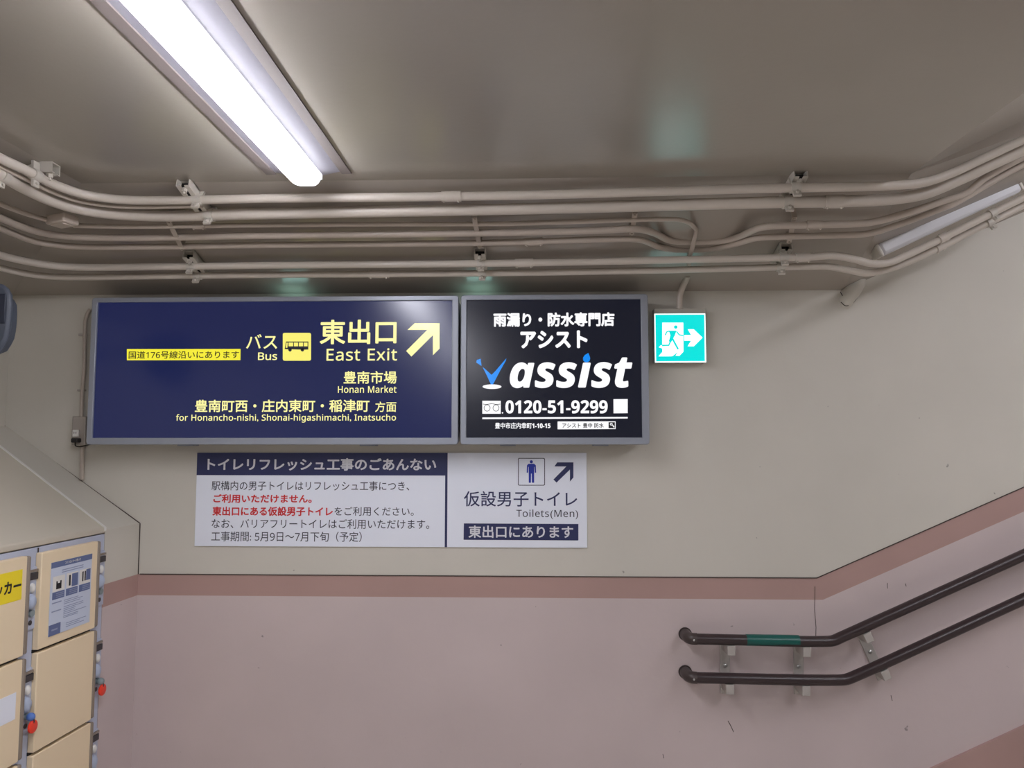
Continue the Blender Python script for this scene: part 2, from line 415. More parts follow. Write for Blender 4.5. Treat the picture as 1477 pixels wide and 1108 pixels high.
def conduit(key, pts, off, r, label, m, ymain, couplings=(), extra=None, turn=1185):
    z = level(ymain, off); P = path(pts, z, turn)
    if extra: P = catmull([p for p in P[::4]] + extra, 5)
    PIPES[key] = (P, r)
    o = thing('conduit_pipe', P[len(P) // 2], label, 'conduit', group='painted conduits under the ceiling')
    MB().tube(P, r).build('pipe', m, o)
    for xa, xb in couplings:
        a, b = cut(P, xa, xb); t = (b - a).normalized(); L = (b - a).length
        q = MB().tube([a, a + t * .001, b - t * .001, b], r + .003, 16)
        for f in (.12, .88): 
            c = a + t * (L * f) + Vector((0, -.004, -r - .004)); q.ball(c, .0035, seg=8, rings=6)
        q.build('coupling', m, o)
    return o
conduit('p1', [(-60, 197), (-25, 214), (0, 228), (30, 242), (52, 253), (83, 268), (125, 281), (176, 288), (251, 289), (370, 286.5), (560, 284.6), (740, 282), (926, 277), (1107, 271.7), (1207, 270), (1282, 268), (1333, 263), (1370, 251), (1420, 227.8), (1477, 201), (1530, 177)],
        .026, .0138, 'topmost cream conduit, just under the ceiling, with one coupling above the navy sign', M['conduit'], 284, [(637, 665)])
conduit('p1b', [(-50, 214), (0, 240), (45, 262), (83, 280), (120, 291.5), (176, 298), (251, 298), (292, 297)],
        .02, .0068, 'thin conduit tucked between the two topmost conduits at the upper left', M['conduit2'], 298)
conduit('p2', [(-60, 218), (0, 251), (37, 272), (75, 289.5), (110, 300), (150, 307), (226, 311.5), (370, 308.5), (560, 305), (740, 301.6), (926, 297), (1107, 292), (1215, 290.5), (1282, 287.5), (1333, 279.5), (1383, 259.5), (1433, 236), (1477, 216), (1530, 192)],
        .03, .0182, 'thickest cream conduit, second from the top, with a coupling near the right bracket', M['conduit'], 303, [(1189, 1216)])
ex = [on_y(1000, 352, 2.66), on_y(996, 366, 2.74), on_y(992, 392, 2.93), on_y(990, 402, 2.965), on_y(985.5, 412, 2.99), on_y(981, 425, 3.005), on_y(979.6, 446, 3.008)]
p3 = conduit('p3', [(106, 325.5), (176, 327), (251, 326.5), (370, 325), (560, 323.5), (740, 322.6), (890, 318), (960, 316.2), (980, 317), (996, 322.5), (1004, 332)],
        .02, .0080, 'thinnest conduit, hooking down past the others to the green exit sign', M['conduit2'], 324, [(278, 296)], extra=ex)
MB().tube(catmull([on_y(991.5, 397, 2.945), on_y(990, 402, 2.965), on_y(985.5, 412, 2.99), on_y(981, 425, 3.005), on_y(979.6, 446, 3.008)], 6), .0122).build('flexible_end', M['conduit2'], p3)
conduit('p3b', [(-60, 262), (0, 294), (40, 309), (76, 319.5)], .02, .0080, 'short thin conduit entering the junction box from the left edge', M['conduit2'], 324)
conduit('p4', [(-60, 285), (0, 314), (37, 329), (65, 336.5), (100, 341), (176, 343.3), (370, 340), (560, 338), (740, 335.5), (860, 332.5), (920, 330.5), (943, 336), (966, 346.5), (991, 348.8), (1041, 347.5), (1062, 343), (1080, 335), (1096, 328.5), (1115, 326), (1177, 324.4), (1257, 320.6), (1307, 307.5), (1358, 291), (1395, 278), (1415, 261), (1438, 246.6), (1477, 226), (1530, 200)],
        .024, .0118, 'fourth large conduit from the top, dipping below the hook of the thinnest one', M['conduit2'], 338, [(1163, 1185)])
conduit('p5', [(-60, 301), (0, 329), (50, 348), (80, 353), (113, 356), (226, 356), (370, 353.7), (560, 352), (740, 349.5), (880, 345), (922, 345.8), (953, 356.8), (981, 360.6), (1028, 359), (1061, 351.8), (1091, 343.5), (1115, 341.8), (1207, 339.4), (1252, 337), (1295, 324.4), (1358, 301), (1380, 292), (1428, 264), (1471, 240), (1530, 212)],
        .024, .0108, 'fifth conduit from the top, dipping in parallel just below the fourth', M['conduit2'], 351, [(757, 783)])
conduit('p6', [(-60, 341), (0, 368), (50, 379.4), (80, 383.5), (113, 385.6), (226, 385), (370, 383), (560, 381.5), (740, 379.6), (926, 376), (1107, 372), (1157, 371.5), (1202, 369), (1232, 374), (1257, 380), (1282, 379), (1307, 368.5), (1358, 344.4), (1430, 308), (1477, 284.5), (1530, 258)],
        .03, .0130, 'upper of the two lowest cream conduits, bending round the lamp at right', M['conduit'], 381, [(743, 769), (1147, 1168), (1354, 1367)])
conduit('p7', [(-60, 359), (0, 386), (50, 396.5), (80, 399.3), (113, 400), (226, 398.5), (370, 396.7), (560, 395.5), (740, 393.7), (926, 390.5), (1107, 386), (1157, 384.6), (1195, 384.6), (1227, 390.5), (1250, 394), (1277, 389.5), (1307, 379), (1358, 355.7), (1433, 318), (1477, 296), (1530, 270)],
        .03, .0122, 'lowest cream conduit, directly above the two lit signs', M['conduit'], 395, [(532, 561), (1350, 1362)])
# junction box
zj = level(324, .02); c = on_z(90, 318, zj)
o = thing('junction_box', c, 'small tan junction box among the conduits at the upper left', 'junction box', rz=math.radians(-22))
ax = Matrix.Rotation(math.radians(-22), 3, 'Z')
A = (ax @ Vector((1, 0, 0)), ax @ Vector((0, 1, 0)), Vector((0, 0, 1)))
MB().obox(c + Vector((0, 0, .0)), A, (.044, .03, .016)).build('housing', M['conduit2'], o, bevel=.006)
MB().obox(c + Vector((0, 0, -.0175)), A, (.03, .02, .002)).build('lid', M['conduit2'], o, bevel=.001)

# struts with pipe clamps
slope = Vector((0, 1, GB)).normalized(); sn = Vector((0, GB, -1)).normalized()      # along and off the haunch
def strut(start, along, nrm, L, label, clamps, w=.021, h=.016):
    """C-shaped channel hollow at its near end; clamps are (pipe, column)"""
    side = along.cross(nrm).normalized()
    o = thing('strut_rail', start, label, 'pipe bracket', group='strut brackets holding the conduits')
    c = start + along * (L / 2)
    m = MB(); t = .0035
    m.obox(c + nrm * (t / 2), (along, side, nrm), (L / 2, w, t / 2))
    for s in (-1, 1):
        m.obox(c + nrm * h + side * (s * (w - t / 2)), (along, side, nrm), (L / 2, t / 2, h))
        m.obox(c + nrm * (2 * h - t / 2) + side * (s * w * .62), (along, side, nrm), (L / 2, w * .34, t / 2))
    m.build('channel', M['strut'], o)
    MB().obox(c + nrm * h + along * .012, (along, side, nrm), (L / 2 - .014, w - t, h - t)).build('hollow', M['dark'], o)  # dark block that paints the shade inside the open channel
    q = MB(); bp = start + along * .018 + nrm * (2 * h + .004)
    q.tube([bp - nrm * .006, bp + nrm * .006], .009, 6); q.tube([bp, bp + nrm * .014], .004, 8); q.build('bolt', M['strut'], o)
    for key, xx in clamps:
        P, r = PIPES[key]; p, tt = at_col(P, xx)
        out = Vector((0, -.55, -.83)); out = (out - tt * out.dot(tt)).normalized()
        k = MB(); k.tube([p - tt * .0145, p - tt * .0143, p + tt * .0143, p + tt * .0145], r + .0035, 18)
        k.obox(p + out * (r + .011) + Vector((0, 0, -.002)), (tt, out, tt.cross(out)), (.012, .010, .004))
        k.obox(p - out * (r + .012), (tt, out, tt.cross(out)), (.013, .014, .004))
        kk = k.build('clamp', M['strut'], o, bevel=.0015)
        b = MB(); bc = p + out * (r + .012); u = tt.cross(out); b.tube([bc - u * .01, bc + u * .01], .005, 8); b.build('clamp_bolt', M['strut'], kk)
    return o
def hp(x, y, off=.0):
    """where the haunch is seen"""
    return on_plane(x, y, Vector((0, YE, ZA)) + sn * off, sn)
def near(P): return P
strut(hp(264, 262, .016) - sn * .016, slope, sn, .16, 'hollow strut bracket under the ceiling just right of the left bend', [('p1', 285), ('p2', 303)])
strut(hp(1155, 249, .016) - sn * .016, slope, sn, .16, 'hollow strut bracket under the ceiling right of the exit sign', [('p1', 1147), ('p2', 1136)])
lft = on_z(81, 244, ZA - .016) + Vector((0, 0, .016))
strut(lft, Vector((-1, -.05, 0)).normalized(), Vector((0, 0, -1)), .26, 'hollow strut bracket seen from the side at the upper left edge', [('p1', 51)])
strut(hp(272, 366, .016) - sn * .014, slope, sn, .13, 'small strut bracket above the lowest conduits over the navy sign', [('p6', 276), ('p7', 285)])
strut(hp(692, 361, .016) - sn * .014, slope, sn, .13, 'small strut bracket above the gap between the two lit signs', [('p6', 694), ('p7', 696)])
strut(hp(1134, 354, .016) - sn * .014, slope, sn, .13, 'small strut bracket above the lowest conduits right of the exit sign', [('p6', 1130), ('p7', 1126)])
def saddle(xa, ya, xb, yb, label, keys, wd_=.008):
    a, b = hp(xa, ya, .039), hp(xb, yb, .039); t = (b - a).normalized(); side = t.cross(sn).normalized()
    o = thing('saddle_bar', a, label, 'pipe saddle', group='flat saddle bars across the thin conduits')
    MB().obox((a + b) / 2, (t, side, sn), ((b - a).length / 2, wd_, .0015)).build('bar', M['conduit2'], o)
    for p in (a + t * .006, b - t * .006):
        MB().tube([p + sn * .001, p + sn * .006], .004, 8).build('screw', M['conduit2'], o)
        MB().obox(p - sn * .018, (t, side, sn), (.003, wd_, .018)).build('foot', M['conduit2'], o)
saddle(243, 319, 263, 360, 'narrow saddle bar across the thin conduits near the left bend', None)
saddle(684, 314, 692, 357, 'narrow saddle bar across the thin conduits between the two lit signs', None)
saddle(916, 308, 911, 338, 'narrow saddle bar left of the conduit hook', None)
saddle(1146, 313, 1138, 350, 'narrow saddle bar across the thin conduits under the right strut', None)
# single clamps
def pipe_clamp(key, col, label):
    P, r = PIPES[key]; p, tt = at_col(P, col); dn = Vector((0, -.35, -1)); dn = (dn - tt * dn.dot(tt)).normalized(); sd = tt.cross(dn)
    o = thing('pipe_clamp', p, label, 'pipe clamp', group='single clamps on the conduits')
    k = MB(); k.tube([p - tt * .012, p - tt * .0118, p + tt * .0118, p + tt * .012], r + .0035, 16); k.build('band', M['strut'], o)
    k = MB(); k.obox(p + dn * (r + .009), (tt, dn, sd), (.011, .009, .004)); k.build('ear', M['strut'], o, bevel=.0015)
    b = MB(); c = p + dn * (r + .01); b.tube([c - sd * .008, c + sd * .008], .0045, 8); b.build('bolt', M['strut'], o)
pipe_clamp('p2', 3, 'single cream clamp on the thickest conduit at the left edge')
pipe_clamp('p6', 1431, 'cream clamp on the upper lowest conduit at the right edge below the white lamp')
pipe_clamp('p7', 1427, 'cream clamp on the very lowest conduit at the right edge')

# ------------------------------------------------------------------ lit signs
def wall_fn(Y): return lambda u, v: Vector((u, Y, v))
def wpt(Y):
    def g(x, y):
        p = on_y(x, y, Y); return (p.x, p.z)
    return g
def sign_box(name, label, cat, outer, inner, depth, panel_mat, rad):
    Yf = D - depth; g = wpt(Yf)
    def rect(c):   # average the four corners to a true rectangle
        q = [g(*p) for p in c]
        return ((q[0][0] + q[3][0]) / 2, (q[2][1] + q[3][1]) / 2, (q[1][0] + q[2][0]) / 2, (q[0][1] + q[1][1]) / 2)
    X0, Z0, X1, Z1 = rect(outer); x0, z0, x1, z1 = rect(inner)
    o = thing(name, ((X0 + X1) / 2, D, Z0), label, cat)
    m = MB(); out = rrect(X0, Z0, X1, Z1, rad); inn = rrect(x0, z0, x1, z1, .0015)
    m.ring([(x, Yf, z) for x, z in out], [(x, Yf, z) for x, z in inn], (0, .03, 0))
    m.build('frame', M['alu'], o, bevel=.0025, smooth=50)
    m = MB(); m.prism([(x, Yf + .028, z) for x, z in rrect(X0 + .006, Z0 + .006, X1 - .006, Z1 - .006, rad)], (0, depth - .028, 0)); m.build('case', M['alu'], o, smooth=50)
    m = MB(); m.box((x0 - .003, Yf + .009, z0 - .003), (x1 + .003, Yf + .02, z1 + .003)); pn = m.build('sign_panel', panel_mat, o)
    for fx in (.25, .75):
        q = MB(); xx = X0 + (X1 - X0) * fx; q.box((xx - .03, D - .07, Z0 - .006), (xx + .03, D - .01, Z0 + .008)); q.build('latch', M['alu'], o)
    return o, pn, Yf + .0078
def vent(o, px):
    p = on_y(px, 427, D - .05); c = [k for k in o.children if k.name.startswith('case')][0]
    zt_ = max((c.matrix_basis @ v.co).z for v in c.data.vertices) + o.location.z
    m = MB(); m.box((p.x - .05, D - .075, zt_ - .002), (p.x + .05, D - .03, zt_ + .0025)); m.build('lit_vent', M['vent'], o)
def line(pn, Y, s, box, m, bold=0.0, shear=0.0, spacing=1.0, name='lettering', style='', undot=False):
    g = wpt(Y); a = g(box[0], box[3]); b = g(box[2], box[1])
    return letter(MB(), s, a, b, wall_fn(Y), bold, shear, spacing, 0, style, undot).build(name, m, pn, smooth=0)
def shape(pn, Y, polys, m, name, t=.0006):
    g = wpt(Y); q = MB()
    for pl in polys: q.prism([(*(lambda c: (c[0], Y, c[1]))(g(*p)),) for p in pl], (0, t, 0))
    return q.build(name, m, pn, smooth=0)
def Z8(pts): return [(400 + x / 4.9233, 420 + y / 4.9233) for x, y in pts]
def ZB(pts): return [(660 + x / 4.817, 420 + y / 4.817) for x, y in pts]
def disc(cx, cy, rx, ry=None, n=24): return [(cx + rx * math.cos(2 * math.pi * k / n), cy + (ry or rx) * math.sin(2 * math.pi * k / n)) for k in range(n)]
def rr2(x0, y0, x1, y1, r): return rrect(x0, y0, x1, y1, r, 4)

o, pn, Y = sign_box('guide_sign', 'wide navy backlit station guide sign with yellow lettering and arrow', 'sign',
                    [(135.5, 430), (661.5, 425.5), (660.5, 641.5), (121, 641.5)], [(140.3, 436), (652, 433.2), (651, 631.3), (132.3, 631.9)], .13, M['navy_panel'], .012)
vent(o, 421)
shape(pn, Y, [[(183, 503.6), (346.9, 503.4), (346.7, 519.6), (183, 519.8)]], M['glow_strip'], 'yellow_strip')
line(pn, Y - .001, '国道176号線沿いにあります', (185.3, 506, 344.8, 517.6), M['ink_dark'], .014, style='r')
line(pn, Y, 'バス', (354.8, 482, 400.2, 503.4), M['glow_yellow'], .009)
line(pn, Y, 'Bus', (372, 508.4, 399.9, 519.6), M['glow_yellow'], .014, style='r')
shape(pn, Y, [rr2(407.9, 480.2, 448.6, 520.4, 2.5)], M['glow_icon'], 'bus_symbol_plate')
Yi = Y - .001
bus = [[(62, 358), (220, 358), (220, 415), (188, 416), (52, 412)], disc(90, 417, 12), disc(178, 417, 12)]
shape(pn, Yi, [Z8(b) for b in bus], M['ink_navy_glow'], 'bus_symbol')
wins = [[(80, 365), (112, 365), (112, 392), (80, 392)], [(118, 365), (147, 365), (147, 392), (118, 392)], [(153, 365), (182, 365), (182, 392), (153, 392)], [(188, 365), (214, 365), (214, 392), (188, 392)],
        [(65, 366), (74, 366), (71, 402), (60, 402)]]
shape(pn, Yi - .001, [Z8(b) for b in wins], M['glow_icon'], 'bus_windows')
line(pn, Y, '東出口', (461, 460.8, 572.2, 496.8), M['glow_yellow'], .021)
line(pn, Y, 'East Exit', (470.8, 502.3, 572.8, 520.6), M['glow_yellow'], .009, spacing=1.06, style='r')
ARW = [(975, 228), (1152, 228), (1152, 408), (1105, 455), (1105, 312), (952, 465), (915, 425), (1065, 275), (925, 275)]
shape(pn, Y, [Z8(ARW)], M['glow_yellow'], 'arrow')
line(pn, Y, '豊南市場', (495.5, 535.2, 572.3, 553.7), M['glow_yellow'], .017)
line(pn, Y, 'Honan Market', (487.3, 556.3, 572, 566.9), M['glow_yellow'], .011, style='r', spacing=1.04)
line(pn, Y, '豊南町西・庄内東町・稲津町', (281, 576.2, 533, 594.8), M['glow_yellow'], .017)
line(pn, Y, '方面', (541, 579.3, 571.7, 594.4), M['glow_yellow'], .009)
line(pn, Y, 'for Honancho-nishi, Shonai-higashimachi, Inatsucho', (253.5, 597.2, 571.3, 609.8), M['glow_yellow'], .011, style='r', spacing=1.04)

o, pn, Y = sign_box('advert_sign', 'square black backlit advertising sign with white lettering and blue tick mark', 'sign',
                    [(665, 425.5), (933.5, 424), (938, 641.3), (663.5, 641.5)], [(673.4, 433.4), (924, 430.6), (926.8, 631.3), (672.2, 631.3)], .13, M['black_panel'], .012)
vent(o, 690)
line(pn, Y, '雨漏り・防水専門店', (711.6, 450.3, 886.3, 471.6), M['glow_white'], .04)
line(pn, Y, 'アシスト', (750.5, 476.5, 847.4, 502.8), M['glow_white'], .046)
shape(pn, Y, [ZB([(133, 478), (160, 470), (166, 520), (130, 496)]), ZB([(174, 528), (190, 540), (236, 582), (262, 556), (338, 468), (336, 482), (300, 545), (245, 650), (232, 650), (205, 590)])], M['glow_blue'], 'tick_mark')
shape(pn, Y, [ZB(disc(239, 664, 66, 16))], M['glow_white'], 'tick_ellipse')
line(pn, Y, 'assist', (735.2, 515.6, 912.1, 560), M['glow_white'], .016, spacing=1.03, style='i', undot=True)
drop = [(908, 430), (916, 448), (921, 466), (918, 484), (904, 494), (886, 494), (873, 482), (872, 462), (884, 444)]
shape(pn, Y, [ZB(drop)], M['glow_blue'], 'water_drop')
shape(pn, Y, [ZB([(172, 762), (300, 762), (300, 852), (172, 852)])], M['glow_white'], 'freephone_mark')
g = wpt(Y - .001); q = MB()
loop = []
for k in range(41):
    a = math.pi * 2 * k / 40; loop.append((205 + 21 * math.cos(a), 812 + 22 * math.sin(a)))
for lp in (loop, [(472 - x, y) for x, y in loop], [(176, 785), (200, 788), (237, 782), (270, 788), (297, 785)]):
    pp = [g(*ZB([p])[0]) for p in lp]; q.tube([Vector((x, Y - .0008, z)) for x, z in pp], .0011, 6)
q.build('freephone_loops', M['ink_black'], pn)
shape(pn, Y, [ZB(disc(312, 846, 5))], M['glow_white'], 'full_stop')
line(pn, Y, '0120-51-9299', (729, 577.2, 876.4, 596.6), M['glow_white'], .012, style='b')
shape(pn, Y, [ZB([(1083, 751), (1182, 750), (1182, 848), (1084, 849)])], M['glow_white'], 'white_square')
shape(pn, Y, [ZB([(172, 878), (1182, 874), (1182, 885), (172, 890)])], M['glow_white'], 'rule_line')
line(pn, Y, '豊中市庄内幸町1-10-15', (714, 609.6, 794, 618.5), M['glow_white'], .022, style='b')
shape(pn, Y, [ZB([(695, 906), (1098, 905), (1098, 958), (695, 960)])], M['glow_white'], 'search_box')
line(pn, Y - .001, 'アシスト 豊中 防水', (811, 610.2, 870.8, 617.4), M['ink_black'], .02)
shape(pn, Y - .001, [ZB([(1049, 911), (1093, 911), (1093, 953), (1049, 953)])], M['ink_black'], 'search_button')
shape(pn, Y - .002, [ZB([(1074, 933), (1079, 928), (1091, 943), (1085, 948)]), ZB(disc(1068, 925, 9))], M['glow_white'], 'magnifier')
shape(pn, Y - .003, [ZB(disc(1068, 925, 4.5, n=12))], M['ink_black'], 'magnifier_lens')

# printed notice
Yn = D - .006; g = wpt(Yn)
qa, qb, qc, qd = g(284.6, 653.3), g(845.6, 653.3), g(847.4, 790), g(280.4, 788)
x0n, x1n, z0n, z1n = (qa[0] + qd[0]) / 2, (qb[0] + qc[0]) / 2, (qc[1] + qd[1]) / 2, (qa[1] + qb[1]) / 2
o = thing('notice_board', ((x0n + x1n) / 2, D, z0n), 'flat white printed notice with navy heading on the wall under the lit signs', 'notice')
m = MB(); m.box((x0n, Yn, z0n), (x1n, D, z1n)); pn = m.build('board', M['paper'], o)
Y = Yn - .0006
xd0, xd1 = g(641.8, 730)[0], g(645.2, 730)[0]; zh = g(465, 685.8)[1]
m = MB(); m.box((x0n, Y, zh), (xd1, Y + .0006, z1n)); m.build('heading_bar', M['ink_navy'], pn)
m = MB(); m.box((xd0, Y, z0n), (xd1, Y + .0006, zh)); m.build('divider', M['ink_navy'], pn)
Y2 = Y - .0006
line(pn, Y2, 'トイレリフレッシュ工事のごあんない', (299, 661, 629.3, 678.8), M['ink_white'], .028)
line(pn, Y, '駅構内の男子トイレはリフレッシュ工事につき、', (305, 694.4, 590.4, 707.4), M['ink_text'], .004)
line(pn, Y, 'ご利用いただけません。', (307.6, 713.2, 449.8, 725.4), M['ink_red'], .03)
line(pn, Y, '東出口にある仮設男子トイレ', (306.2, 731.2, 480.2, 744), M['ink_red'], .03)
line(pn, Y, 'をご利用ください。', (482.3, 731.4, 596.8, 744), M['ink_text'], .004)
line(pn, Y, 'なお、バリアフリートイレはご利用いただけます。', (305, 749.4, 619.2, 762.2), M['ink_text'], .004)
line(pn, Y, '工事期間: 5月9日〜7月下旬\uff08予定\uff09', (304.5, 767.2, 521.8, 781), M['ink_text'], .004, style='r')
def ZN(pts): return [(560 + x / 4.9233, 640 + y / 4.9233) for x, y in pts]
q = MB()
oa = [g(*p) for p in ZN(rr2(921, 102, 1113, 298, 10))]; ia = [g(*p) for p in ZN(rr2(926, 107, 1108, 293, 7))]
q.ring([(x, Y, z) for x, z in oa], [(x, Y, z) for x, z in ia], (0, .0006, 0)); q.build('symbol_frame', M['ink_text'], pn)
man = [disc(1016, 129, 11), [(996, 143), (1036, 143), (1048, 154), (1050, 206), (1041, 208), (1038, 165), (1036, 165), (1036, 278), (1020, 278), (1019, 213), (1014, 213), (1013, 278), (998, 278), (997, 165), (995, 165), (992, 208), (983, 206), (985, 154)]]
shape(pn, Y, [ZN(p) for p in man], M['ink_blue'], 'man_symbol')
shape(pn, Y, [ZN([(1200, 133), (1315, 133), (1315, 240), (1290, 270), (1290, 185), (1195, 277), (1173, 255), (1265, 162), (1180, 162)])], M['ink_navy'], 'arrow')
line(pn, Y, '仮設男子トイレ', (669.2, 708.8, 832.4, 730.6), M['ink_navy'], .008)
line(pn, Y, 'Toilets(Men)', (744.8, 735.2, 833.8, 748.9), M['ink_text'], .004, spacing=1.08, style='r')
shape(pn, Y, [ZN([(537, 567), (1350, 571), (1350, 688), (535, 683)])], M['ink_navy'], 'navy_strip')
line(pn, Y2, '東出口にあります', (675.8, 758.6, 826.8, 776), M['ink_white'], .02)

# exit sign
Ye = D - .055; g = wpt(Ye)
a, b = g(944.6, 523), g(1017.6, 444.6); zc = g(980, 452.4)[1]
o = thing('exit_sign', ((a[0] + b[0]) / 2, D, a[1]), 'small square lit green exit sign with running figure and arrow', 'exit sign')
m = MB(); m.box((a[0], Ye + .006, a[1] + .001), (b[0], D, b[1])); m.box((a[0] - .001, Ye - .003, zc), (b[0] + .0005, Ye + .012, b[1])); m.build('housing', M['exit_case'], o, bevel=.002)
m = MB(); m.box((a[0] + .001, Ye, a[1]), (b[0] - .001, Ye + .006, zc)); lp = m.build('light_plate', M['exit_white'], o, bevel=.001)
def ZE(pts): return [(930 + x / 6.925, 380 + y / 6.925) for x, y in pts]
Y = Ye - .0008
shape(lp, Y, [ZE([(106, 513), (595, 511), (601, 976), (113, 979)])], M['exit_green'], 'green_face')
door = [(175, 592), (385, 592), (386, 882), (345, 924), (308, 922), (330, 885), (275, 928), (138, 928), (176, 885), (176, 850), (140, 838), (160, 818), (175, 818)]
shape(lp, Y - .0008, [ZE(door)], M['exit_white'], 'doorway')
shape(lp, Y - .0008, [ZE([(430, 658), (490, 658), (577, 742), (490, 828), (428, 828), (464, 772), (394, 772), (394, 716), (464, 716)])], M['exit_white'], 'arrow')
def stroke(pts, w):
    L_, R_ = [], []
    for i, p in enumerate(pts):
        p = Vector(p); q0 = Vector(pts[max(i - 1, 0)]); q1 = Vector(pts[min(i + 1, len(pts) - 1)])
        d = (q1 - q0).normalized(); n = Vector((-d.y, d.x)) * (w / 2); L_.append(tuple(p + n)); R_.append(tuple(p - n))
    return L_ + R_[::-1]
fig = [disc(309, 636, 18), [(240, 672), (318, 672), (300, 720), (280, 760), (262, 790), (240, 778), (256, 720)],
       stroke([(318, 680), (345, 714), (384, 720)], 13), stroke([(246, 676), (220, 684), (204, 718)], 13), stroke([(262, 765), (240, 818), (172, 820)], 16), stroke([(276, 750), (305, 805), (334, 858)], 18)]
shape(lp, Y - .0016, [ZE(p) for p in fig], M['exit_green'], 'running_figure')

# ------------------------------------------------------------------ handrail
YR = D - .075; rr = .0205
o = thing('double_handrail', on_y(1000, 950, D), 'double dark brown handrail bending up the stairs on pink wall', 'handrail')
RAILS = []
for pts, rw in (([(1004, 921.8), (1190, 925.4), (1202, 924.2), (1214, 919), (1477, 800.5), (1600, 745)], (987, 914)), ([(1004, 977.8), (1209, 981.2), (1221, 980), (1233, 975.5), (1477, 864), (1600, 808)], (989, 972))):
    P = [on_y(x, y, YR) for x, y in pts]; RAILS.append(P)
    pr = MB().tube(catmull(P, 6), rr, 18).build('rail', M['rail'], o)
    s = P[0]; Wp = Vector((s.x - .012, D, s.z + .002))
    q = MB().tube(catmull([s + Vector((.004, 0, 0)), s + Vector((-.014, .004, 0)), s + Vector((-.024, .018, 0)), s + Vector((-.027, .04, 0)), Vector((s.x - .027, D, s.z))], 5), rr + .0015, 18)
    q.tube([Vector((s.x - .027, D - .005, s.z)), Vector((s.x - .027, D, s.z))], .026, 20); eb = q.build('end_bend', M['rail_cap'], o)
    MB().ball(s + Vector((-.012, -rr - .001, 0)), .0045, seg=10, rings=6).build('screw', M['steel'], eb)
a, b = on_y(1076, 923.2, YR), on_y(1152, 924.6, YR)
sl_ = MB().tube([a, a.lerp(b, .02), a.lerp(b, .98), b], rr + .0009, 20).build('green_sleeve', M['sleeve'], o); sl_['label'] = 'green tape sleeve on the upper rail'
m = MB(); a, b = on_y(1098, 928.6, YR - rr * .8), on_y(1128, 928.9, YR - rr * .8)
for i in range(9):
    p = a.lerp(b, i / 8); m.obox(p + Vector((0, .004, 0)), (Vector((1, 0, 0)), Vector((0, 1, 0)), Vector((0, 0, 1))), (.0042, .003, .0012))
m.build('fine_print', M['key_grey'], sl_)
def bracket(xa, ya, xb, yb):
    """plate on the wall from (xa,ya) to (xb,yb), saddle blocks under both rails"""
    A, B = on_y(xa, ya, D), on_y(xb, yb, D); t = (B - A).normalized(); s = Vector((0, 1, 0)).cross(t).normalized()
    m = MB(); m.obox((A + B) / 2 - Vector((0, .004, 0)), (t, s, Vector((0, 1, 0))), ((B - A).length / 2, .019, .004)); br = m.build('bracket', M['bracket'], o, bevel=.002)
    for P in RAILS:
        # where the rail passes the plate
        best = None
        for p, q in zip(P, P[1:]):
            for k in range(61):
                c = p.lerp(q, k / 60); d = (c - A); off = abs(d.x * s.x + d.z * s.z)
                if best is None or off < best[0]: best = (off, c)
        c = best[1] + t * (rr + .017)
        m = MB(); m.obox(Vector((c.x, (YR - .017 + D) / 2, c.z)), (t, s, Vector((0, 1, 0))), (.018, .015, (D - YR + .017) / 2)); blk = m.build('saddle_block', M['bracket'], o, bevel=.002)
        n = Vector((c.x, D - .016, c.z)) - s * .02
        MB().tube([n - s * .006, n + s * .006], .009, 6).build('side_bolt', M['steel'], blk)
    c = A.lerp(B, .42) - Vector((0, .008, 0))
    MB().ball(c, .0085, (1, .7, 1), seg=12, rings=8).build('bolt', M['steel'], br)
bracket(1045, 930, 1045.5, 1000)
bracket(1151, 932, 1151.5, 1001)
bracket(1241, 911, 1272, 979)

# ------------------------------------------------------------------ lockers against the left wall
pw = on_y(202, 755, D)
dv = ray(825, 641); dv = Vector((dv.x, dv.y, 0)).normalized()      # along the row, away from the viewer
nv = Vector((dv.y, -dv.x, 0))                                      # out of the doors
RZ = math.atan2(dv.y, dv.x)
L0 = on_plane(151.5, 770, pw, nv); L0.z = 0
def LW(x, out, z): return L0 + dv * x + nv * out + Vector((0, 0, z))
def LP(px, py, out=0.0):
    p = on_plane(px, py, pw + nv * out, nv); return ((p - L0).dot(dv), p.z)
xw = (pw - L0).dot(dv)                                             # where the wall is
zf0 = LP(151.5, 769.5)[1]; zf1 = LP(151.7, 760.7)[1]               # fascia of the cover
pb = on_y(10, 615, D); DEP = -(pb - L0).dot(nv); zbk = pb.z; zfr = pw.z
# filler block at the end of the row, painted like the wall
def prof_block(xa, xb, zs, dz=0.0, lo=0.0, out=0.0, mi=0, mb=None):
    pass
zk = LP(151, 840)[1]; zk2 = on_y(195, 828, D).z
m = MB(); ext = dv * (xw + .05)
bands = [(0, bz, 2), (bz, kz, 1), (kz, zfr, 0)]
for za, zb_, mi in bands: m.prism([LW(0, 0, za), LW(0, 0, zb_), LW(0, -DEP - .05, zb_), LW(0, -DEP - .05, za)], ext, mi)
m.prism([LW(0, 0, zfr), LW(0, -DEP, zbk), LW(0, -DEP - .05, zbk), LW(0, -DEP - .05, zfr)], ext, 0)
struct(m, 'wall_end', [M['wall_cream'], M['wall_band'], M['wall_pink']], 'boxed-out wall end with sloping top between lockers and sign wall', 'wall')
m = MB()
a, b = Vector((XL, D - .002, zbk)), Vector((pw.x, D - .002, zfr)); m.tube([a, b], .003, 6); m.tube([Vector((pw.x + .001, D - .002, zfr)), Vector((pw.x + .001, D - .002, kz))], .0022, 6)
struct(m, 'trim_4', M['joint'], 'dark joint around the boxed-out wall end', 'trim')
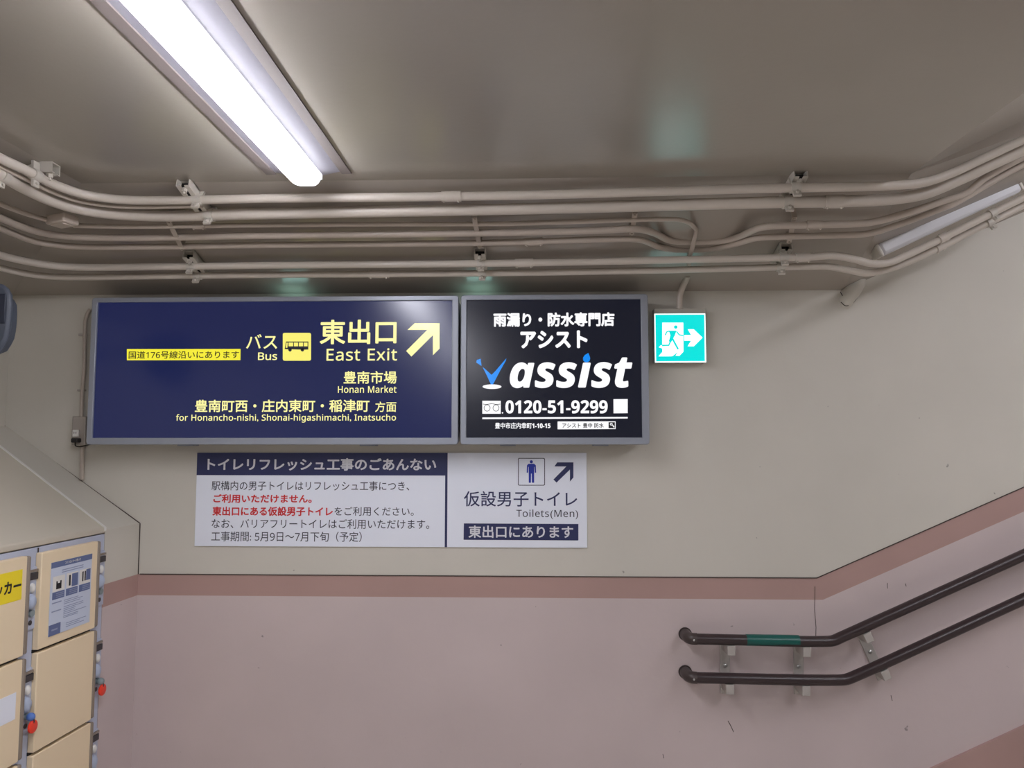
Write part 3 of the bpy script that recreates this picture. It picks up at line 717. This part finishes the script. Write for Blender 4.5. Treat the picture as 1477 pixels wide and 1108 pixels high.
# sloping cover over the lockers
XB = LP(54.4, 790)[0]; CW = -XB; XA = -2 * CW
o = thing('locker_cover', LW(XB, 0, zf0), 'sloping beige cover lying on top of the coin lockers', 'locker cover', rz=RZ)
lip = .004; up = .012
m = MB(); xa = XA - .05
m.prism([LW(-.002, lip, zf1), LW(-.002, -DEP + .01, zbk + up), LW(-.002, -DEP + .01, zf0 + .004), LW(-.002, lip, zf0 + .002)], dv * (xa + .002)); m.build('sloping_top', M['cover'], o, bevel=.004)
m = MB(); m.prism([LW(-.002, lip + .002, zf1 + .001), LW(-.002, -DEP + .01, zbk + up + .003), LW(-.002, -DEP + .01, zbk + up - .01), LW(-.002, lip + .002, zf1 - .012)], dv * -.012)
m.build('edge_lip', M['lock_white'], o)
# the two locker columns
zt0 = LP(62.1, 795.3, .022)[1]; zg1 = LP(56.7, 939.5, .022)[1]; zg2 = LP(49.8, 1088, .022)[1]
HR = (zt0 - zg2) / 2
rows = [(zt0, zg1), (zg1, zg2), (zg2, zg2 - HR), (zg2 - HR, max(.04, zg2 - 2 * HR))]
dxa = LP(60, 820, .022)[0] - XB; dxb = LP(139, 850, .022)[0] - XB  # door extent inside a column
def column(xo, label, tags):
    base = LW(xo, 0, 0)
    o = thing('coin_locker', base, label, 'locker', rz=RZ, group='coin locker columns')
    m = MB(); ax = (dv, nv, Vector((0, 0, 1)))
    m.obox(LW(xo + CW / 2, -.24, zf0 / 2), ax, (CW / 2 - .0015, .24, zf0 / 2 - .001)); m.build('body', M['locker_body'], o, bevel=.002)
    m = MB(); m.obox(LW(xo + .002, .001, zf0 / 2), ax, (.0012, .0015, zf0 / 2 - .004)); m.build('seam', M['joint'], o)
    for i, (z1, z0) in enumerate(rows):
        gp = .005
        m = MB(); m.obox(LW(xo + (dxa + dxb) / 2, .011, (z0 + z1) / 2), ax, ((dxb - dxa) / 2, .011, (z1 - z0) / 2 - gp)); dr = m.build('door', M['locker_door'], o, bevel=.003)
        m = MB(); m.obox(LW(xo + dxb + .007, .0125, (z0 + z1) / 2 + .001), ax, (.0085, .0125, (z1 - z0) / 2 - gp - .002)); m.build('edge_strip', M['door_edge'], dr, bevel=.006)
        m = MB(); m.obox(LW(xo + (dxa + dxb) / 2, .002, z0), ax, ((dxb - dxa) / 2, .002, gp)); m.build('gap', M['dark'], o)  # dark strip standing in for the shade between two doors
        # lock fittings on the strip beside the door
        xl = xo + (dxb + .016 + CW) / 2; h = z1 - z0; w = (CW - dxb - .016) / 2 - .003
        def fz(f): return z1 - h * f
        m = MB(); m.obox(LW(xl, .003, fz(.46)), ax, (w, .003, h * .31)); lk = m.build('lock_plate', M['locker_body'], o, bevel=.002)
        m = MB(); m.obox(LW(xl, .008, fz(.185)), ax, (w * .9, .004, h * .012)); m.build('label_strip', M['door_edge'], lk)
        m = MB(); m.obox(LW(xl, .008, fz(.24)), ax, (w * .85, .004, h * .033)); m.build('coin_window', M['lock_dark'], lk)
        m = MB(); m.ball(LW(xl, .008, fz(.355)), .013, (.7, .9, 1.2)); m.build('return_button', M['lock_white'], lk)
        m = MB(); m.ball(LW(xl - .006, .010, fz(.49)), .024, (.62, .8, 1.05)); m.build('handle', M['lock_handle'], lk)
        m = MB(); m.tube([LW(xl, .0, fz(.605)), LW(xl, .014, fz(.605))], .011, 16); m.build('key_cylinder', M['key_grey'], lk)
        m = MB(); m.tube([LW(xl, .0, fz(.70)), LW(xl, .0075, fz(.70))], .008, 12); m.build('screw_hole', M['lock_dark'], lk)
        if i in tags:
            col, kl = tags[i]
            ko = thing('locker_key', LW(xl, .014, fz(.605)), kl, 'key', rz=RZ, group='locker keys with red tags')
            m = MB(); c = LW(xl, .024, fz(.61)); m.ball(c, .016, (.85, .75, .8)); m.tube([LW(xl, .012, fz(.608)), c], .005, 8); m.build('key_head', M[col], ko)
            c = LW(xl + .002, .030, fz(.705)); rot = Matrix((dv, nv, Vector((0, 0, 1)))).transposed()
            m = MB(); m.tube([c - nv * .004, c - nv * .0025, c + nv * .0025, c + nv * .004], .02, 24, rs=[.018, .02, .02, .018]); m.build('red_tag', M['red'], ko)
            m = MB(); m.tube(catmull([LW(xl, .034, fz(.63)), LW(xl + .001, .035, fz(.65)), LW(xl + .002, .033, fz(.67))], 4), .002, 6); m.build('key_ring', M['lock_dark'], ko)
    return o
column(XB, 'cream door coin locker column with blue instruction poster, next to the wall end', {1: ('key_grey', 'red-tagged key with grey head in the locker below the blue poster')})
column(XB - CW, 'cream door coin locker column with yellow sticker at the left edge', {1: ('key_blue', 'red-tagged key with blue head in the locker at the left edge')})
# poster on the first door
Yo = .0232
def lquad(q, out=Yo): return [LP(x, y, out) for x, y in q]
pq = lquad([(74.4, 811.5), (132.7, 799.2), (128.8, 897), (69, 919.5)])
px0 = (pq[0][0] + pq[3][0]) / 2; px1 = (pq[1][0] + pq[2][0]) / 2; pz1 = (pq[0][1] + pq[1][1]) / 2; pz0 = (pq[2][1] + pq[3][1]) / 2
o = thing('instruction_poster', LW(px0, Yo, pz0), 'pale blue instruction poster on the upper door of the right locker column', 'poster', rz=RZ)
def PR(m, u0, v0, u1, v1, out, t=.0006, mi=0):
    xa, xb = px0 + (px1 - px0) * u0, px0 + (px1 - px0) * u1; za, zb_ = pz0 + (pz1 - pz0) * v0, pz0 + (pz1 - pz0) * v1
    return m.prism([LW(xa, out, za), LW(xb, out, za), LW(xb, out, zb_), LW(xa, out, zb_)], nv * -t, mi)
PR(MB(), 0, 0, 1, 1, Yo + .0006, .0012).build('sheet', M['poster_blue'], o, smooth=0)
PR(MB(), 0, .92, 1, 1, Yo + .0012).build('heading_bar', M['poster_navy'], o, smooth=0); PR(MB(), 0, 0, .27, .15, Yo + .0012).build('corner_block', M['poster_navy'], o, smooth=0)
for i in range(3):
    PR(MB(), .05 + .32 * i, .485, .33 + .32 * i, .585, Yo + .0012).build('caption_block', M['poster_navy'], o, smooth=0)
    q = PR(MB(), .05 + .32 * i, .59, .33 + .32 * i, .8, Yo + .0009)
    q.build('picture_panel', M['lock_white'], o, smooth=0)
PR(MB(), .5, .6, .65, .78, Yo + .0012).build('picture_shade', M['poster_navy'], o, smooth=0); PR(MB(), .86, .63, .97, .79, Yo + .0012).build('picture_shade', M['poster_navy'], o, smooth=0)
PR(MB(), .3, .02, .98, .13, Yo + .0009).build('footer_panel', M['poster_blue'], o, smooth=0)
m = MB(); PR(m, .13, .62, .25, .70, Yo + .0014); PR(m, .13, .70, .16, .73, Yo + .0014); PR(m, .22, .70, .25, .73, Yo + .0014)
PR(m, .43, .62, .47, .77, Yo + .0014); PR(m, .76, .63, .79, .77, Yo + .0014); PR(m, .82, .63, .85, .77, Yo + .0014)
m.build('picture_drawing', M['ink_black'], o, smooth=0)
m = MB()
for v in (.86, .83): PR(m, .25, v, .78, v + .013, Yo + .0011)
for i in range(3):
    for j in range(3): PR(m, .13 + .32 * i, .505 + .025 * j, .31 + .32 * i, .515 + .025 * j, Yo + .0016)
rn = random.Random(3)
for k, v in enumerate((.43, .405, .38, .34, .315, .29, .265, .24, .21, .19)):
    if k in (0, 4): PR(m, .05, v, .27, v + .016, Yo + .0011)
    PR(m, .33, v, .6 + rn.random() * .35, v + .009, Yo + .0011)
for v in (.1, .075, .05): PR(m, .4, v, .6 + rn.random() * .3, v + .01, Yo + .0013)
PR(m, .06, .065, .2, .085, Yo + .0016)
m.build('fine_print', M['poster_grey'], o, smooth=0)
def pfn(out): return lambda u, v: LW(px0 + (px1 - px0) * u, out, pz0 + (pz1 - pz0) * v)
letter(MB(), 'コインロッカーの使い方', (.32, .94), (.7, .98), pfn(Yo + .0016), .02, back=-nv).build('lettering', M['lock_white'], o, smooth=0)
# yellow sticker and paper on the nearer column
sq = lquad([(0, 826.5), (32.7, 823.5), (31.8, 865.5), (0, 872.2)])
szt, szb = (sq[0][1] + sq[1][1]) / 2, (sq[2][1] + sq[3][1]) / 2; sx1_ = sq[1][0]; sw = .245; sx0_ = sx1_ - sw
o = thing('yellow_sticker', LW(sx0_, Yo, szb), 'yellow sticker with black lettering on the locker door at the left edge', 'sticker', rz=RZ)
MB().prism([LW(sx0_, Yo, szb), LW(sx1_, Yo, szb), LW(sx1_, Yo, szt), LW(sx0_, Yo, szt)], nv * -.001).build('sheet', M['yellow'], o, smooth=0)
tq = lquad([(0, 851), (30.5, 841), (30.5, 856), (7, 859)]); hx = tq[1][0]
letter(MB(), 'ロッカー', (hx - .148, szb + (szt - szb) * .27), (hx, szb + (szt - szb) * .70), lambda u, v: LW(u, Yo + .0008, v), .035, back=-nv).build('lettering', M['ink_black'], o, smooth=0)
wq = lquad([(0, 1009.5), (23.2, 998.5), (22, 1038), (0, 1047.5)])
wz1, wz0 = (wq[0][1] + wq[1][1]) / 2, (wq[2][1] + wq[3][1]) / 2; wx1 = (wq[1][0] + wq[2][0]) / 2
tag(MB().prism([LW(wx1 - .2, Yo, wz0), LW(wx1, Yo, wz0), LW(wx1, Yo, wz1), LW(wx1 - .2, Yo, wz1)], nv * -.001).build('paper_label', M['paper'], smooth=0),
    'blank white paper label on the second locker door at the left edge', 'label')

# ------------------------------------------------------------------ outlet box and conduits left of the navy sign
a, b = on_y(102.5, 642, D - .04), on_y(124, 600.5, D - .04)
o = thing('outlet_box', ((a.x + b.x) / 2, D, a.z), 'grey metal outlet box partly behind the left end of the navy sign', 'outlet box')
m = MB(); m.box((a.x, D - .04, a.z), (b.x, D, b.z)); m.build('housing', M['box'], o, bevel=.003)
c = on_y(109.3, 625, D - .045)
m = MB(); m.box((c.x - .012, D - .05, c.z - .014), (c.x + .012, D - .04, c.z + .014)); s_ = m.build('socket', M['lock_white'], o, bevel=.002)
m = MB()
for dx in (-.004, .004): m.box((c.x + dx - .001, D - .0508, c.z - .002), (c.x + dx + .001, D - .0495, c.z + .006))
m.build('slot', M['dark'], s_)
c = on_y(110, 635, D - .055)
m = MB(); m.box((c.x - .014, D - .07, c.z - .010), (c.x + .013, D - .04, c.z + .008)); m.build('plug', M['dark'], o, bevel=.004)
m = MB(); m.tube(catmull([c + Vector((-.004, 0, -.009)), c + Vector((-.005, .005, -.022)), c + Vector((.003, .02, -.026)), c + Vector((.016, .035, -.022)), c + Vector((.035, .045, -.016))], 5), .0025, 8); m.build('cord', M['dark'], o)
PX = [(130.5, 446), (126.5, 452), (123.5, 462), (122.5, 480), (121.5, 530), (118.5, 570), (117.5, 601)]
P = catmull([on_y(x, y, D - .011) for x, y in PX], 6)
o = thing('wall_conduit', P[-1], 'thin cream conduit running down the wall beside the left end of the navy sign', 'conduit')
MB().tube(P, .0075).build('pipe', M['conduit2'], o)
for yy in (483, 563):
    c = on_y(120.5 if yy < 500 else 118.7, yy, D - .008); MB().box((c.x - .02, D - .012, c.z - .004), (c.x + .012, D, c.z + .004)).build('saddle', M['box'], o, bevel=.001)
P = [on_y(118.5, 641, D - .011), on_y(118, 692, D - .011)]
tag(MB().tube(P, .0085).build('wall_conduit', M['conduit2']), 'short cream conduit dropping from the outlet box to the sloping ledge', 'conduit')

# ------------------------------------------------------------------ dark speaker at the left edge
YS = 2.3
half = [(-20, 406), (-4, 406.5), (7, 409.5), (14.5, 415), (19, 424), (19.6, 440), (18.8, 458), (17, 473), (14, 488), (8, 500), (0, 512), (-10, 516), (-20, 517)]
poly = half + [(-40 - x, y) for x, y in half[-2:0:-1]]
Pp = [on_y(x - 6, y, YS) for x, y in poly]
c = on_y(-26, 460, YS)
o = thing('wall_speaker', (c.x, YS + .07, on_y(-20, 517, YS).z), 'dark slate rounded speaker housing cut off by the left edge', 'speaker')
m = MB(); m.prism(Pp, (0, .022, 0)); m.prism([c.lerp(p, .8) + Vector((-.03, .02, 0)) for p in Pp], (0, .09, 0)); m.build('housing', M['speaker'], o, bevel=.008, smooth=60)
m = MB(); a, b = on_y(-60, 467, YS), on_y(9, 424, YS); m.box((a.x, YS - .003, a.z), (b.x, YS + .01, b.z)); m.build('dark_face', M['speaker_dark'], o, bevel=.002)
m = MB(); m.tube([Vector((c.x - .03, YS + .08, c.z + .03)), Vector((XL, YS + .08, c.z + .03))], .014, 12); m.tube([Vector((XL + .008, YS + .08, c.z + .03)), Vector((XL, YS + .08, c.z + .03))], .04, 16); m.build('arm', M['speaker'], o)

# ------------------------------------------------------------------ unlit lamp on the haunch at right
YQ = 2.80
a, b = on_y(1257, 362, YQ), on_y(1461, 266.5, YQ); t = (b - a).normalized(); L = (b - a).length
o = thing('batten_lamp', a, 'unlit white batten lamp slanting up beside the conduits at right', 'lamp')
v1 = Vector((0, 1, 0)); w1 = t.cross(v1).normalized(); 
if w1.z < 0: w1 = -w1
def bar(m, off, hy, hw, x0=0, x1=None):
    x1 = L if x1 is None else x1
    m.obox(a + t * ((x0 + x1) / 2) + off, (t, v1, w1), ((x1 - x0) / 2, hy, hw))
m = MB(); bar(m, w1 * .013 + v1 * .012, .034, .022, .002, L - .002); m.build('base', M['strut'], o, bevel=.006)
m = MB(); bar(m, w1 * -.010 + v1 * -.014, .03, .026, .012, L - .004); m.build('lamp_cover', M['lens'], o, bevel=.012)
for xx in (0, L - .012):
    m = MB(); bar(m, w1 * -.006 + v1 * -.010, .034, .031, xx, xx + .016); m.build('end_cap', M['strut'], o, bevel=.006)

# crumbling plaster around a cut pipe below the bend
o = thing('plaster_patch', on_y(1225, 438, D), 'cracked cream plaster lump on the wall under the right conduit bend', 'plaster patch')
gx = [(1212, 421), (1219, 411), (1230, 405), (1240, 399), (1248, 403), (1247, 412), (1240, 424), (1232, 436), (1223, 446), (1214, 444), (1210, 432)]
cen = on_y(1228, 420, D)
m = MB(); outer = [on_y(x, y, D) for x, y in gx]; n = len(outer); vs, fs = [], []
for f, h in ((1, 0), (.93, .016), (.7, .032), (.35, .042)):
    vs += [cen.lerp(p, f) + Vector((0, -h, 0)) + Vector((0, random.uniform(-.003, .003) if f < .95 else 0, 0)) for p in outer]
for r_ in range(3):
    for k in range(n): fs.append((r_ * n + k, r_ * n + (k + 1) % n, (r_ + 1) * n + (k + 1) % n, (r_ + 1) * n + k))
fs.append(tuple(range(3 * n, 4 * n))); m.add(vs, fs); m.build('lump', M['wall_cream'], o, smooth=80)
for pl in ([(1212, 421), (1217, 429), (1223, 434), (1230, 434)], [(1236, 427), (1242, 420), (1247, 411)], [(1232, 423), (1239, 418), (1246, 409)], [(1213, 436), (1219, 441), (1226, 440), (1233, 434), (1237, 428)], [(1233, 404), (1241, 398.5)]):
    P = catmull([on_y(x, y, D - .02) for x, y in pl], 4); MB().tube(P, .0016, 6).build('crack', M['joint'], o)
